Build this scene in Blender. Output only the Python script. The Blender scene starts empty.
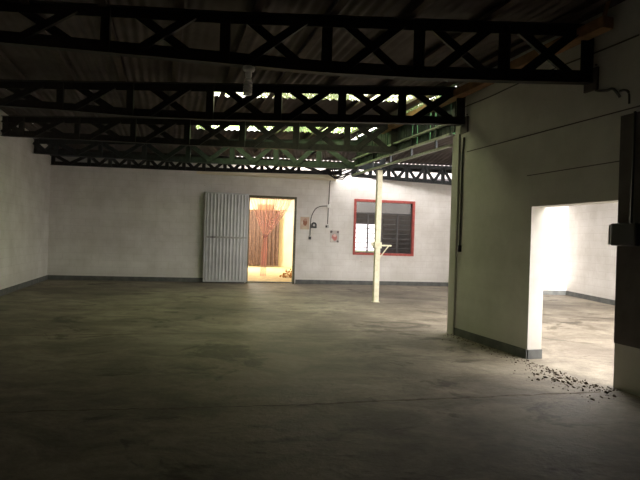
import bpy, bmesh, math, random
from mathutils import Vector, Matrix
random.seed(7)
C = bpy.context.scene.collection
F = 520.0; EYE = 1.4; R = 0.0313
V = Vector

# ------------------------------------------------------------------ survey
def ray(px, py):
    dx, dy = px-320, 240-py
    a = dx*math.cos(R) - dy*math.sin(R); b = dx*math.sin(R) + dy*math.cos(R)
    return a/F, b/F
def G(px, py):                       # point of the floor
    u, v = ray(px, py); Y = -EYE/v
    return V((u*Y, Y, 0))
def on(line, px, py):                # point of a vertical plane standing on line (p, q)
    p, q = line; u, v = ray(px, py); d = q-p
    # (u*Y-p.x)*d.y - (Y-p.y)*d.x = 0
    Y = (p.x*d.y - p.y*d.x)/(u*d.y - d.x)
    return V((u*Y, Y, EYE + v*Y))
def ext(p, q, t): return p + (q-p)*t
def meet(l1, l2):
    p, q = l1; r, s = l2
    d1 = q-p; d2 = s-r
    den = d1.x*d2.y - d1.y*d2.x
    t = ((r.x-p.x)*d2.y - (r.y-p.y)*d2.x)/den
    return V((p.x+d1.x*t, p.y+d1.y*t, 0))

# ------------------------------------------------------------------ materials
def mat(name, col, rough=.8, metal=0, **kw):
    m = bpy.data.materials.new(name); m.use_nodes = True
    nt = m.node_tree; b = nt.nodes['Principled BSDF']
    b.inputs['Base Color'].default_value = (*col, 1)
    b.inputs['Roughness'].default_value = rough; b.inputs['Metallic'].default_value = metal
    return m
def N(nt, t, **kw):
    n = nt.nodes.new(t)
    for k, v in kw.items(): setattr(n, k, v)
    return n
def noisy(name, c1, c2, scale=3, rough=.85, metal=0, bump=.1, detail=6, lo=.35, hi=.65, bdist=.01):
    m = mat(name, c1, rough, metal); nt = m.node_tree; b = nt.nodes['Principled BSDF']; L = nt.links
    tc = N(nt, 'ShaderNodeTexCoord'); no = N(nt, 'ShaderNodeTexNoise'); cr = N(nt, 'ShaderNodeValToRGB')
    no.inputs['Scale'].default_value = scale; no.inputs['Detail'].default_value = detail
    L.new(tc.outputs['Object'], no.inputs['Vector']); L.new(no.outputs['Fac'], cr.inputs['Fac'])
    cr.color_ramp.elements[0].position = lo; cr.color_ramp.elements[0].color = (*c1, 1)
    cr.color_ramp.elements[1].position = hi; cr.color_ramp.elements[1].color = (*c2, 1)
    L.new(cr.outputs['Color'], b.inputs['Base Color'])
    bp = N(nt, 'ShaderNodeBump'); bp.inputs['Strength'].default_value = bump; bp.inputs['Distance'].default_value = bdist
    L.new(no.outputs['Fac'], bp.inputs['Height']); L.new(bp.outputs['Normal'], b.inputs['Normal'])
    return m
def block_wall(name, col, dirt, grime_h=.5, joint=.3):
    """painted concrete blocks: 40 x 20 cm joints as relief, dirt patches, splash dirt low down"""
    m = mat(name, col, .9); nt = m.node_tree; b = nt.nodes['Principled BSDF']; L = nt.links
    tc = N(nt, 'ShaderNodeTexCoord'); sx = N(nt, 'ShaderNodeSeparateXYZ'); cx = N(nt, 'ShaderNodeCombineXYZ')
    L.new(tc.outputs['Object'], sx.inputs[0]); L.new(sx.outputs['X'], cx.inputs['X']); L.new(sx.outputs['Z'], cx.inputs['Y'])
    br = N(nt, 'ShaderNodeTexBrick'); L.new(cx.outputs[0], br.inputs['Vector'])
    br.inputs['Scale'].default_value = 1; br.inputs['Brick Width'].default_value = .4; br.inputs['Row Height'].default_value = .2
    br.inputs['Mortar Size'].default_value = .008; br.inputs['Mortar Smooth'].default_value = .6
    br.inputs['Color1'].default_value = (1, 1, 1, 1); br.inputs['Color2'].default_value = (.93, .93, .93, 1); br.inputs['Mortar'].default_value = (.68, .66, .64, 1)
    n1 = N(nt, 'ShaderNodeTexNoise'); n1.inputs['Scale'].default_value = 1.3; n1.inputs['Detail'].default_value = 8; n1.inputs['Roughness'].default_value = .65
    L.new(tc.outputs['Object'], n1.inputs['Vector'])
    r1 = N(nt, 'ShaderNodeValToRGB'); r1.color_ramp.elements[0].position = .38; r1.color_ramp.elements[1].position = .62
    r1.color_ramp.elements[0].color = (*dirt, 1); r1.color_ramp.elements[1].color = (*col, 1)
    L.new(n1.outputs['Fac'], r1.inputs['Fac'])
    mx = N(nt, 'ShaderNodeMix', data_type='RGBA', blend_type='MULTIPLY'); mx.inputs[0].default_value = joint
    L.new(r1.outputs['Color'], mx.inputs[6]); L.new(br.outputs['Color'], mx.inputs[7])
    # specks / chips
    n2 = N(nt, 'ShaderNodeTexNoise'); n2.inputs['Scale'].default_value = 9; n2.inputs['Detail'].default_value = 3
    L.new(tc.outputs['Object'], n2.inputs['Vector'])
    r2 = N(nt, 'ShaderNodeValToRGB'); r2.color_ramp.elements[0].position = .235; r2.color_ramp.elements[1].position = .27
    r2.color_ramp.elements[0].color = (.45, .42, .38, 1); r2.color_ramp.elements[1].color = (1, 1, 1, 1)
    L.new(n2.outputs['Fac'], r2.inputs['Fac'])
    m2 = N(nt, 'ShaderNodeMix', data_type='RGBA', blend_type='MULTIPLY'); m2.inputs[0].default_value = .8
    L.new(mx.outputs[2], m2.inputs[6]); L.new(r2.outputs['Color'], m2.inputs[7])
    # splash dirt just above the floor
    mr = N(nt, 'ShaderNodeMapRange'); mr.inputs['From Min'].default_value = .1; mr.inputs['From Max'].default_value = grime_h
    mr.inputs['To Min'].default_value = .35; mr.inputs['To Max'].default_value = 0
    L.new(sx.outputs['Z'], mr.inputs['Value'])
    mm = N(nt, 'ShaderNodeMath', operation='MULTIPLY'); L.new(mr.outputs[0], mm.inputs[0]); L.new(n1.outputs['Fac'], mm.inputs[1])
    m3 = N(nt, 'ShaderNodeMix', data_type='RGBA'); L.new(mm.outputs[0], m3.inputs[0]); L.new(m2.outputs[2], m3.inputs[6]); m3.inputs[7].default_value = (.25, .22, .17, 1)
    L.new(m3.outputs[2], b.inputs['Base Color'])
    bp = N(nt, 'ShaderNodeBump'); bp.inputs['Strength'].default_value = joint; bp.inputs['Distance'].default_value = .008
    L.new(br.outputs['Fac'], bp.inputs['Height']); bp.invert = True
    L.new(bp.outputs['Normal'], b.inputs['Normal'])
    return m
def floor_mat():
    m = mat('stained_concrete', (.3, .28, .24), .75); nt = m.node_tree; b = nt.nodes['Principled BSDF']; L = nt.links
    tc = N(nt, 'ShaderNodeTexCoord')
    def noise(s, d, dist=0, r=.6, vec=None):
        n = N(nt, 'ShaderNodeTexNoise'); n.inputs['Scale'].default_value = s; n.inputs['Detail'].default_value = d
        n.inputs['Distortion'].default_value = dist; n.inputs['Roughness'].default_value = r
        L.new(vec or tc.outputs['Object'], n.inputs['Vector']); return n
    def ramp(src, a, b_, ca, cb):
        r = N(nt, 'ShaderNodeValToRGB'); e = r.color_ramp.elements
        e[0].position = a; e[1].position = b_; e[0].color = (*ca, 1); e[1].color = (*cb, 1); L.new(src, r.inputs['Fac']); return r
    mp = N(nt, 'ShaderNodeMapping'); mp.inputs['Rotation'].default_value = (0, 0, -.12); mp.inputs['Scale'].default_value = (.7, 1, 1)
    L.new(tc.outputs['Object'], mp.inputs['Vector'])
    n1 = noise(.55, 9, .6, .62, mp.outputs[0]); n2 = noise(1.9, 8, .8, .7, mp.outputs[0]); n3 = noise(14, 5, 0, .7); n4 = noise(.9, 10, 1.6, .7, mp.outputs[0])
    c1 = ramp(n1.outputs['Fac'], .36, .62, (.15, .125, .097), (.29, .255, .20))
    c2 = ramp(n2.outputs['Fac'], .36, .6, (.45, .42, .38), (1.1, 1.1, 1.1))
    c3 = ramp(n3.outputs['Fac'], .35, .6, (.8, .79, .77), (1, 1, 1))
    c4 = ramp(n4.outputs['Fac'], .38, .43, (.32, .29, .25), (1, 1, 1))
    cur = c1.outputs['Color']
    for c, f in ((c2, .9), (c3, .8), (c4, .8)):
        mx = N(nt, 'ShaderNodeMix', data_type='RGBA', blend_type='MULTIPLY'); mx.inputs[0].default_value = f
        L.new(cur, mx.inputs[6]); L.new(c.outputs['Color'], mx.inputs[7]); cur = mx.outputs[2]
    L.new(cur, b.inputs['Base Color'])
    rr = N(nt, 'ShaderNodeMapRange'); rr.inputs['To Min'].default_value = .5; rr.inputs['To Max'].default_value = .85
    L.new(n2.outputs['Fac'], rr.inputs['Value']); L.new(rr.outputs[0], b.inputs['Roughness'])
    ad = N(nt, 'ShaderNodeMath', operation='ADD'); L.new(n2.outputs['Fac'], ad.inputs[0]); L.new(n3.outputs['Fac'], ad.inputs[1])
    bp = N(nt, 'ShaderNodeBump'); bp.inputs['Strength'].default_value = .35; bp.inputs['Distance'].default_value = .03
    L.new(ad.outputs[0], bp.inputs['Height']); L.new(bp.outputs['Normal'], b.inputs['Normal'])
    return m
def thin(name, tint, clear, transl=(.7, .85, .6), rough=.3):
    """sheet that lets light through: clear part, scattering part"""
    m = bpy.data.materials.new(name); m.use_nodes = True; nt = m.node_tree; nt.nodes.clear(); L = nt.links
    o = N(nt, 'ShaderNodeOutputMaterial'); t = N(nt, 'ShaderNodeBsdfTransparent'); s = N(nt, 'ShaderNodeBsdfTranslucent'); d = N(nt, 'ShaderNodeBsdfDiffuse')
    t.inputs[0].default_value = (*tint, 1); s.inputs[0].default_value = (*transl, 1); d.inputs[0].default_value = (*transl, 1)
    a = N(nt, 'ShaderNodeMixShader'); a.inputs[0].default_value = .45; L.new(s.outputs[0], a.inputs[1]); L.new(d.outputs[0], a.inputs[2])
    b = N(nt, 'ShaderNodeMixShader'); b.inputs[0].default_value = clear; L.new(a.outputs[0], b.inputs[1]); L.new(t.outputs[0], b.inputs[2])
    L.new(b.outputs[0], o.inputs['Surface']); return m

M = dict(
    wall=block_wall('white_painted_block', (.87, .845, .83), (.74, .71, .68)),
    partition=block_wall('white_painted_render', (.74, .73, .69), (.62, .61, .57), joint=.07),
    warm_wall=noisy('cream_plaster', (.85, .77, .60), (.9, .84, .68), 2),
    floor=floor_mat(),
    warm_floor=noisy('sandy_floor', (.6, .48, .3), (.8, .68, .45), 5),
    skirting=noisy('grey_skirting_paint', (.10, .105, .105), (.15, .152, .148), 6),
    truss=noisy('black_steel_paint', (.012, .011, .012), (.028, .025, .024), 12, .55, .2),
    truss_lit=noisy('lit_steel_paint', (.026, .030, .036), (.044, .05, .058), 12, .55, .2),  # lighter copy of the truss paint, daylight on the far trusses painted in
    rail=noisy('galvanised_rail', (.3, .31, .29), (.45, .45, .42), 20, .5, .5),
    purlin=noisy('brown_purlin_paint', (.05, .035, .03), (.085, .06, .05), 8, .7),
    roof=noisy('rusty_roof_sheet', (.06, .045, .042), (.10, .08, .075), 2.5, .7, .1),
    timber=noisy('orange_brown_timber', (.26, .14, .07), (.4, .23, .12), 9, .7),
    door=noisy('grey_painted_steel', (.46, .47, .48), (.56, .57, .58), 2.5, .33, .45, bump=.02),
    door_frame=noisy('olive_frame_paint', (.09, .085, .05), (.14, .13, .08), 10, .6),
    red=noisy('red_frame_paint', (.38, .06, .05), (.5, .10, .085), 14, .6),
    dark=mat('dark_bronze_bar', (.06, .055, .06), .4, .3),
    cream=noisy('cream_post_paint', (.62, .58, .42), (.78, .74, .58), 10, .6),
    board=noisy('dark_brown_board', (.10, .085, .085), (.14, .12, .118), 6, .8),
    black=mat('black_plastic', (.02, .018, .02), .4),
    grey=mat('grey_plastic', (.45, .44, .43), .4),
    white=mat('white_plastic', (.82, .81, .79), .35),
    tube=mat('frosted_white_lamp_tube', (.8, .78, .8), .25),
    cable=mat('dark_cable', (.09, .085, .08), .6),
    brown_cloth=noisy('brown_curtain_cloth', (.10, .06, .05), (.17, .105, .085), 10, .9),
    paper=mat('faded_paper', (.6, .5, .42), .8),
    dirt=noisy('dry_dirt', (.06, .045, .035), (.14, .11, .08), 20, .95),
    leaf=noisy('tree_leaf', (.03, .045, .008), (.12, .14, .03), 3, .6),
    bark=noisy('tree_bark', (.10, .075, .05), (.2, .15, .11), 8, .9),
    ground=noisy('grass_ground', (.10, .14, .05), (.2, .22, .1), 2, .95),
    skylight=thin('yellow_green_fibreglass', (.52, .74, .29), .82, (.52, .72, .36)),
    skylight_pale=thin('pale_yellow_fibreglass', (.58, .64, .36), .82, (.52, .62, .38)),
    clerestory=thin('green_fibreglass', (.5, .8, .45), .05, (.10, .26, .11)),
    lace=thin('pink_lace', (1, .95, .93), .62, (.96, .60, .63)),
)
def lace_weave(m):
    # denser and looser strips of weave run down the curtain
    nt = m.node_tree; L = nt.links
    mix = [n for n in nt.nodes if n.type == 'MIX_SHADER' and n.inputs[2].is_linked and n.inputs[2].links[0].from_node.type == 'BSDF_TRANSPARENT'][0]
    u = N(nt, 'ShaderNodeUVMap'); w = N(nt, 'ShaderNodeTexNoise'); mp = N(nt, 'ShaderNodeMapping'); mp.inputs['Scale'].default_value = (26, .6, 1)
    L.new(u.outputs[0], mp.inputs['Vector']); L.new(mp.outputs[0], w.inputs['Vector']); w.inputs['Scale'].default_value = 1; w.inputs['Detail'].default_value = 2
    mr = N(nt, 'ShaderNodeMapRange'); mr.inputs['From Min'].default_value = .35; mr.inputs['From Max'].default_value = .62; mr.inputs['To Min'].default_value = .15; mr.inputs['To Max'].default_value = .88
    L.new(w.outputs['Fac'], mr.inputs['Value']); L.new(mr.outputs[0], mix.inputs[0])
lace_weave(M['lace'])
def glass_mat():
    m = bpy.data.materials.new('smoky_glass'); m.use_nodes = True; nt = m.node_tree; nt.nodes.clear(); L = nt.links
    o = N(nt, 'ShaderNodeOutputMaterial'); t = N(nt, 'ShaderNodeBsdfTransparent'); g = N(nt, 'ShaderNodeBsdfGlossy'); x = N(nt, 'ShaderNodeMixShader')
    d = N(nt, 'ShaderNodeBsdfDiffuse'); d.inputs[0].default_value = (.25, .23, .25, 1); y = N(nt, 'ShaderNodeMixShader'); y.inputs[0].default_value = .12
    t.inputs[0].default_value = (.36, .34, .36, 1); g.inputs['Roughness'].default_value = .12; x.inputs[0].default_value = .10
    L.new(t.outputs[0], y.inputs[1]); L.new(d.outputs[0], y.inputs[2])
    L.new(y.outputs[0], x.inputs[1]); L.new(g.outputs[0], x.inputs[2]); L.new(x.outputs[0], o.inputs['Surface']); return m
M['glass'] = glass_mat()

# ------------------------------------------------------------------ mesh helpers
def link(name, bm, m, parent=None, smooth=False):
    me = bpy.data.meshes.new(name); bmesh.ops.recalc_face_normals(bm, faces=bm.faces[:]); bm.to_mesh(me); bm.free()
    if smooth:
        for p in me.polygons: p.use_smooth = True
    for mm in (m if isinstance(m, (list, tuple)) else [m]): me.materials.append(mm)
    o = bpy.data.objects.new(name, me); C.objects.link(o)
    if parent: o.parent = parent
    return o
def tag(o, label, cat, group=None, kind=None):
    if label: o['label'] = label
    if cat: o['category'] = cat
    if group: o['group'] = group
    if kind: o['kind'] = kind
    return o
def struct(o, label=None): o['kind'] = 'structure'; return o
def empty(name, loc, rz=0, label=None, cat=None, group=None):
    o = bpy.data.objects.new(name, None); C.objects.link(o); o.location = loc; o.rotation_euler = (0, 0, rz)
    o.empty_display_size = .1
    return tag(o, label, cat, group)
def box(bm, x0, x1, y0, y1, z0, z1, bev=0, mi=0):
    vs = [bm.verts.new((x, y, z)) for x in (x0, x1) for y in (y0, y1) for z in (z0, z1)]
    fs = [bm.faces.new([vs[i] for i in f]) for f in ((0, 1, 3, 2), (4, 6, 7, 5), (0, 4, 5, 1), (2, 3, 7, 6), (0, 2, 6, 4), (1, 5, 7, 3))]
    for f in fs: f.material_index = mi
    if bev:
        es = list({e for f in fs for e in f.edges})
        bmesh.ops.bevel(bm, geom=es, offset=bev, segments=2, profile=.5, affect='EDGES')
def tube(bm, pts, r, n=8):
    pts = [V(p) for p in pts]; rings = []
    up = V((0, 0, 1))
    for i, p in enumerate(pts):
        d = (pts[min(i+1, len(pts)-1)] - pts[max(i-1, 0)]).normalized()
        s = d.cross(up if abs(d.z) < .95 else V((0, 1, 0))).normalized(); t = s.cross(d)
        rings.append([bm.verts.new(p + (s*math.cos(a)+t*math.sin(a))*(r[i] if isinstance(r, list) else r)) for a in [2*math.pi*k/n for k in range(n)]])
    for a, b in zip(rings, rings[1:]):
        for k in range(n): bm.faces.new((a[k], a[(k+1) % n], b[(k+1) % n], b[k]))
    bm.faces.new(rings[0][::-1]); bm.faces.new(rings[-1])
def lathe(bm, prof, n=20, c=(0, 0)):
    rings = [[bm.verts.new((c[0]+r*math.cos(2*math.pi*k/n), c[1]+r*math.sin(2*math.pi*k/n), z)) for k in range(n)] for r, z in prof]
    for a, b in zip(rings, rings[1:]):
        for k in range(n): bm.faces.new((a[k], a[(k+1) % n], b[(k+1) % n], b[k]))
    bm.faces.new(rings[0][::-1]); bm.faces.new(rings[-1])
def angle(d): return math.atan2(d.y, d.x)
def wall(name, p, q, z0, z1, th, holes=(), m=None, side=1):
    """wall whose room face runs from p to q; thickness goes to local +y (side=1) or -y"""
    L_ = (q-p).length; o_rz = angle(q-p)
    ss = sorted({0, L_, *[h[0] for h in holes], *[h[1] for h in holes]}); zs = sorted({z0, z1, *[h[2] for h in holes], *[h[3] for h in holes]})
    ss = [s for s in ss if 0 <= s <= L_]; zs = [z for z in zs if z0 <= z <= z1]
    def solid(i, j):
        if i < 0 or j < 0 or i >= len(ss)-1 or j >= len(zs)-1: return False
        s = (ss[i]+ss[i+1])/2; z = (zs[j]+zs[j+1])/2
        return not any(h[0] < s < h[1] and h[2] < z < h[3] for h in holes)
    bm = bmesh.new(); cache = {}
    def v(i, k, j):
        if (i, k, j) not in cache: cache[(i, k, j)] = bm.verts.new((ss[i], k*th*side, zs[j]))
        return cache[(i, k, j)]
    for i in range(len(ss)-1):
        for j in range(len(zs)-1):
            if not solid(i, j): continue
            for k in (0, 1): bm.faces.new((v(i, k, j), v(i+1, k, j), v(i+1, k, j+1), v(i, k, j+1)))
            if not solid(i-1, j): bm.faces.new((v(i, 0, j), v(i, 1, j), v(i, 1, j+1), v(i, 0, j+1)))
            if not solid(i+1, j): bm.faces.new((v(i+1, 0, j), v(i+1, 1, j), v(i+1, 1, j+1), v(i+1, 0, j+1)))
            if not solid(i, j-1): bm.faces.new((v(i, 0, j), v(i, 1, j), v(i+1, 1, j), v(i+1, 0, j)))
            if not solid(i, j+1): bm.faces.new((v(i, 0, j+1), v(i, 1, j+1), v(i+1, 1, j+1), v(i+1, 0, j+1)))
    o = link(name, bm, m or M['wall']); o.location = (p.x, p.y, 0); o.rotation_euler = (0, 0, o_rz)
    return struct(o)
def skirt(name, p, q, s0, s1, h, side, th=.018):
    bm = bmesh.new(); y0, y1 = (-th, -.0005) if side == 1 else (.0005, th)
    box(bm, s0, s1, y0, y1, .001, h)
    o = link(name, bm, M['skirting']); o.location = (p.x, p.y, 0); o.rotation_euler = (0, 0, angle(q-p)); return struct(o)

# ------------------------------------------------------------------ plan of the place
cornerL = G(47, 279.5)
lw_near = G(0, 296)
back_line = (cornerL, G(430, 286))
left_dir = (lw_near-cornerL).normalized()
left_end = cornerL + left_dir*((cornerL.y+2.5)/-left_dir.y)
part_a, part_b = G(449, 333), G(527, 359)           # far end and jamb of the partition
part = (part_a, part_b)
pd = (part_b-part_a).normalized()                    # towards the camera side
part_near = part_a + pd*((part_a.y+2.5)/-pd.y)
rcorner = G(566, 295); rdir = (G(615, 305.5)-rcorner).normalized()
ROOF = 3.92
bd = (back_line[1]-back_line[0]).normalized()
back_end = cornerL + bd*15.2

# floor, outside ground
bm = bmesh.new()
for f in [[(-13, -4), (14, -4), (14, 18.2), (-13, 18.2)]]:
    bm.faces.new([bm.verts.new((x, y, 0)) for x, y in f])
struct(link('floor', bm, M['floor']))
bm = bmesh.new(); bm.faces.new([bm.verts.new((x, y, -.15)) for x, y in ((-60, -60), (60, -60), (60, 90), (-60, 90))])
struct(link('ground', bm, M['ground']))

# back wall with doorway and window
def s_on(line, px, py):
    w = on(line, px, py); return (V((w.x, w.y, 0))-line[0]).length, w.z
sd0, zt = s_on(back_line, 249, 196); sd1, _ = s_on(back_line, 296, 197)
sw0, wz1 = s_on(back_line, 355, 199.5); sw1, _ = s_on(back_line, 414.5, 202); _, wz0 = s_on(back_line, 353, 254)
print('door', sd0, sd1, zt, 'window', sw0, sw1, wz0, wz1)
BT = .2
wall('wall_back', back_line[0], back_end, 0, ROOF+.12, BT, [(sd0, sd1, -1, zt), (sw0, sw1, wz0, wz1)])
skirt('baseboard_back', back_line[0], back_end, .02, sd0-.06, .13, 1)
skirt('baseboard_back_right', back_line[0], back_end, sd1+.06, 12.4, .13, 1)
# left wall
wall('wall_left', left_end, cornerL, 0, ROOF+.12, .2, side=1)
skirt('baseboard_left', left_end, cornerL, 0, (cornerL-left_end).length-.02, .13, 1)
wall('wall_front', left_end, part_near+V((.3, 0, 0)), 0, 8.9, .2, side=-1)  # unseen wall, raised well above the roof to keep sun out of the slots

# partition: far end -> jamb (opening) -> near pier
TH = .21
pier = G(612.5, 390)
sj = (part_b-part_a).length; _w = on(part, 613.2, 385); sp = (V((_w.x, _w.y, 0))-part_a).length
lenp = (part_near-part_a).length
hd = on(part, 575, 203.5).z
print('partition', part_a, part_b, pier, 'opening', sj, sp, hd)
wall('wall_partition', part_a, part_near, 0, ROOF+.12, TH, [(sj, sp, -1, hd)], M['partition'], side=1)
skirt('baseboard_partition', part_a, part_near, -.018, sj, .115, -1 if False else 1)
# skirting round the jamb
bm = bmesh.new(); box(bm, sj+.0005, sj+.018, .0, TH, .001, .115)
o = link('baseboard_jamb', bm, M['skirting']); o.location = (part_a.x, part_a.y, 0); o.rotation_euler = (0, 0, angle(pd)); struct(o)

# right bay: side wall, its own back wall and the short return beside it
rw_near = rcorner + rdir*((rcorner.y+1.0)/-rdir.y)
wall('wall_right', rcorner, rw_near, 0, ROOF+.12, .2, side=1)
skirt('baseboard_right', rcorner, rw_near, .02, 9, .13, 1)
rb0 = G(541, 294.5); rbd = (rcorner-rb0).normalized(); rb_l = rb0 - rbd*1.9
wall('wall_right_bay_back', rb_l, rcorner, 0, ROOF+.12, .2)
skirt('baseboard_right_bay_back', rb_l, rcorner, 0, (rcorner-rb_l).length-.02, .13, 1)
ret = meet((rb_l, rb_l+V((.35, 1, 0))), back_line)
wall('wall_return', rb_l, ret, 0, ROOF+.12, .15, side=-1)

# ------------------------------------------------------------------ roof
def xl(Y): return cornerL.x + (Y-cornerL.y)*left_dir.x/left_dir.y
def xr(Y): return part_a.x + (Y-part_a.y)*pd.x/pd.y
def xw(Y): return rcorner.x + (Y-rcorner.y)*rdir.x/rdir.y
def drop(Y): return .008*(Y-5.5)
def yback(X): return cornerL.y + (X-cornerL.x)*bd.y/bd.x
def sheet(bm, fa, fb, Y0, Y1, s0=0, s1=1, z=ROOF, pitch=.13, amp=.014, th=.004):
    """corrugated sheet between two plan curves fa(Y), fb(Y)"""
    n = max(2, int((fb(Y0)-fa(Y0))*(s1-s0)/pitch*8)); rows = []
    for (Y, dz) in ((Y0, 0), (Y1, 0)):
        row = []
        for i in range(n+1):
            s = s0+(s1-s0)*i/n; X = fa(Y)+(fb(Y)-fa(Y))*s
            YY = Y if not callable(Y) else Y(X)
            row.append(bm.verts.new((X, YY, z-drop(YY)+amp*math.sin((fa(Y)*0+s*(xr(Y)-xl(Y))/pitch if fb is xr else X/pitch)*2*math.pi))))
        rows.append(row)
    for i in range(n): bm.faces.new((rows[0][i], rows[0][i+1], rows[1][i+1], rows[1][i]))
def sfrac(Y, px, py):
    u, v = ray(px, py); return (u*Y-xl(Y))/(xr(Y)-xl(Y))
A0, A1 = 8.55, 9.2
B0, B1 = 11.15, 11.95
sa0, sa1 = sfrac(9, 212, 96), min(.985, sfrac(9, 437, 96)); sb0, sb1 = sfrac(11.8, 196, 129), min(.97, sfrac(11.8, 376, 129))
print('slots', sa0, sa1, sb0, sb1)
bm = bmesh.new(); sheet(bm, xl, xr, -2.5, A0); sheet(bm, xl, xr, A1, B0); 
FL0, FL1, FR0, FR1 = .2, .70, .82, 1.15
def fdist(X): return FL0+(FL1-FL0)*(X+7.85)/8.55 if X < .71 else FR0+(FR1-FR0)*(X-.72)/4.08
# last bay: sheets stop short along part of the back wall, an added daylight gap
def sheet_to(bm, X0, X1, Ya, fY):
    n = int((X1-X0)/.13*8); prev = None
    for i in range(n+1):
        X = X0+(X1-X0)*i/n; z = ROOF+.014*math.sin(X/.13*2*math.pi)
        cur = (bm.verts.new((X, Ya, z-drop(Ya))), bm.verts.new((X, fY(X), z-drop(fY(X)))))
        if prev: bm.faces.new((prev[0], cur[0], cur[1], prev[1]))
        prev = cur
sheet(bm, xl, xr, B1, 14.0)
sheet_to(bm, -8.6, 1.6, 13.95, lambda X: yback(X)+.2 if X < -2.6 else yback(X)-fdist(X)+.16)
sheet(bm, xl, xr, A0-.05, A1+.05, 0, sa0, ROOF+.004); sheet(bm, xl, xr, A0-.05, A1+.05, sa1, 1, ROOF+.004); sheet(bm, xl, xr, B0-.05, B1+.05, 0, sb0, ROOF+.004); sheet(bm, xl, xr, B0-.05, B1+.05, sb1, 1, ROOF+.004)
struct(link('ceiling', bm, M['roof'], smooth=True))
bm = bmesh.new()
sheet(bm, xr, xw, 10.3, 14.0, .02); sheet_to(bm, 1.3, 7.6, 13.95, lambda X: yback(X)+.2 if X > 6.3 else yback(X)-fdist(X)+.16)
struct(link('ceiling_right_bay', bm, M['roof'], smooth=True))
bm = bmesh.new(); sheet(bm, xl, xr, A0-.08, A1+.08, sa0, sa1, ROOF+.03)
tag(link('skylight_sheet', bm, M['skylight_pale'], smooth=True), 'yellow-green translucent roof strip seen through the second truss, the nearer and wider strip', 'skylight')
bm = bmesh.new(); sheet(bm, xl, xr, B0-.08, B1+.08, sb0, sb1, ROOF+.03)
tag(link('skylight_sheet', bm, M['skylight'], smooth=True), 'yellow-green translucent roof strip seen through the third truss, the farther and lower strip', 'skylight')

# purlins under the sheets, running away from the camera
pts1 = [on((V((-4, 5.6, 0)), V((3, 5.5, 0))), x, 74) for x in (46, 130, 213, 297, 378, 460)]
for k in range(10):
    s = .04+.92*k/9
    a = V((xl(-2.2)+(xr(-2.2)-xl(-2.2))*s, -2.2, 0)); b = V((xl(14.8)+(xr(14.8)-xl(14.8))*s, 14.8, 0))
    bm = bmesh.new(); box(bm, 0, (b-a).length, -.025, .025, 0, .066)
    box(bm, 0, (b-a).length, .025, .06, 0, .006)
    o = link('purlin', bm, M['purlin']); o.location = (a.x, a.y, 3.833-drop(a.y)); o.rotation_euler = (0, math.atan(.008), angle(b-a))
    tag(o, 'dark brown steel purlin running across the tops of the trusses under the roof sheets', 'purlin', 'purlins under the main roof')

# ------------------------------------------------------------------ trusses
def bar(bm, a, b, w, d, y=0):
    """flat bar with a folded lip (angle section) between two points of the truss plane"""
    a, b = V((a[0], 0, a[1])), V((b[0], 0, b[1])); t = (b-a).normalized(); n = V((-t.z, 0, t.x))
    for (w0, w1, y0, y1) in ((-w/2, w/2, y, y+.012), (-w/2, -w/2+.012, y-d, y)):
        vs = [bm.verts.new(p + n*ww + V((0, yy, 0))) for p in (a, b) for ww in (w0, w1) for yy in (y0, y1)]
        for f in ((0, 1, 3, 2), (4, 6, 7, 5), (0, 4, 5, 1), (2, 3, 7, 6), (0, 2, 6, 4), (1, 5, 7, 3)): bm.faces.new([vs[i] for i in f])
def chord(bm, pts, w, d, up):
    """angle section along a polyline, its flange on the outer edge, pointing both ways"""
    for (a, b) in zip(pts, pts[1:]):
        for (z0, z1, y0, y1) in ((0, w, -.008, .008), (0, .012, -d, d)):
            vs = []
            for p in (a, b):
                for zz in (z0, z1):
                    for yy in (y0, y1): vs.append(bm.verts.new((p[0], yy, p[1]+zz*up)))
            for f in ((0, 1, 3, 2), (4, 6, 7, 5), (0, 4, 5, 1), (2, 3, 7, 6), (0, 2, 6, 4), (1, 5, 7, 3)): bm.faces.new([vs[i] for i in f])
def truss(p, q, posts, profile, label, style='X', m='truss', top=3.82, wide=None, w=.115, group=None, wb=None):
    """posts: distances along the truss; profile: bottom edge height at a distance"""
    L_ = (q-p).length
    root = empty('roof_truss', (p.x, p.y, 0), angle(q-p), label, 'roof truss', group)
    mm = M[m]
    bpts = [0]+[x for x in posts if 0.05 < x < L_-.05]+[L_]
    kx = sorted(set(bpts))
    tp = smooth_profile([(f*L_, z) for f, z in top]) if isinstance(top, tuple) else (lambda x: top)
    bm = bmesh.new(); chord(bm, [(x, tp(x)) for x in kx], w, .05, -1); link('top_chord', bm, mm, root)
    bm = bmesh.new(); chord(bm, [(x, profile(x)) for x in kx], wb or w, .05, 1); link('bottom_chord', bm, mm, root)
    for x in kx:
        bm = bmesh.new(); xx = min(max(x, w/2), L_-w/2)
        ww = w*1.0 if x != wide else w*1.6
        bar(bm, (xx, profile(x)+.02), (xx, tp(xx)-.02), ww, .04); link('post', bm, mm, root)
    for i, (a, b) in enumerate(zip(kx, kx[1:])):
        if b-a < .25: continue
        if style == 'X':
            c = (a+b)/2; hx = min(.31, (b-a)/2)
            ds = [((c-hx, profile(c-hx)+w*.5), (c+hx, tp(c)-w*.5), -.014), ((c-hx, tp(c)-w*.5), (c+hx, profile(c+hx)+w*.5), .014)]
        else:
            c = (a+b)/2; ds = [((a, tp(a)-w*.6), (c, profile(c)+w*.6), -.014), ((c, profile(c)+w*.6), (b, tp(b)-w*.6), -.014)]
        for d0, d1, y in ds:
            bm = bmesh.new(); bar(bm, d0, d1, w*.85, .03, y); link('diagonal', bm, mm, root)
    return root
ba0 = angle(bd)
def plan_at(px, py, Y): u, v = ray(px, py); return V((u*Y, Y, 0))
def to_left(p, q): return meet((p, q), (cornerL, lw_near))
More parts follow.
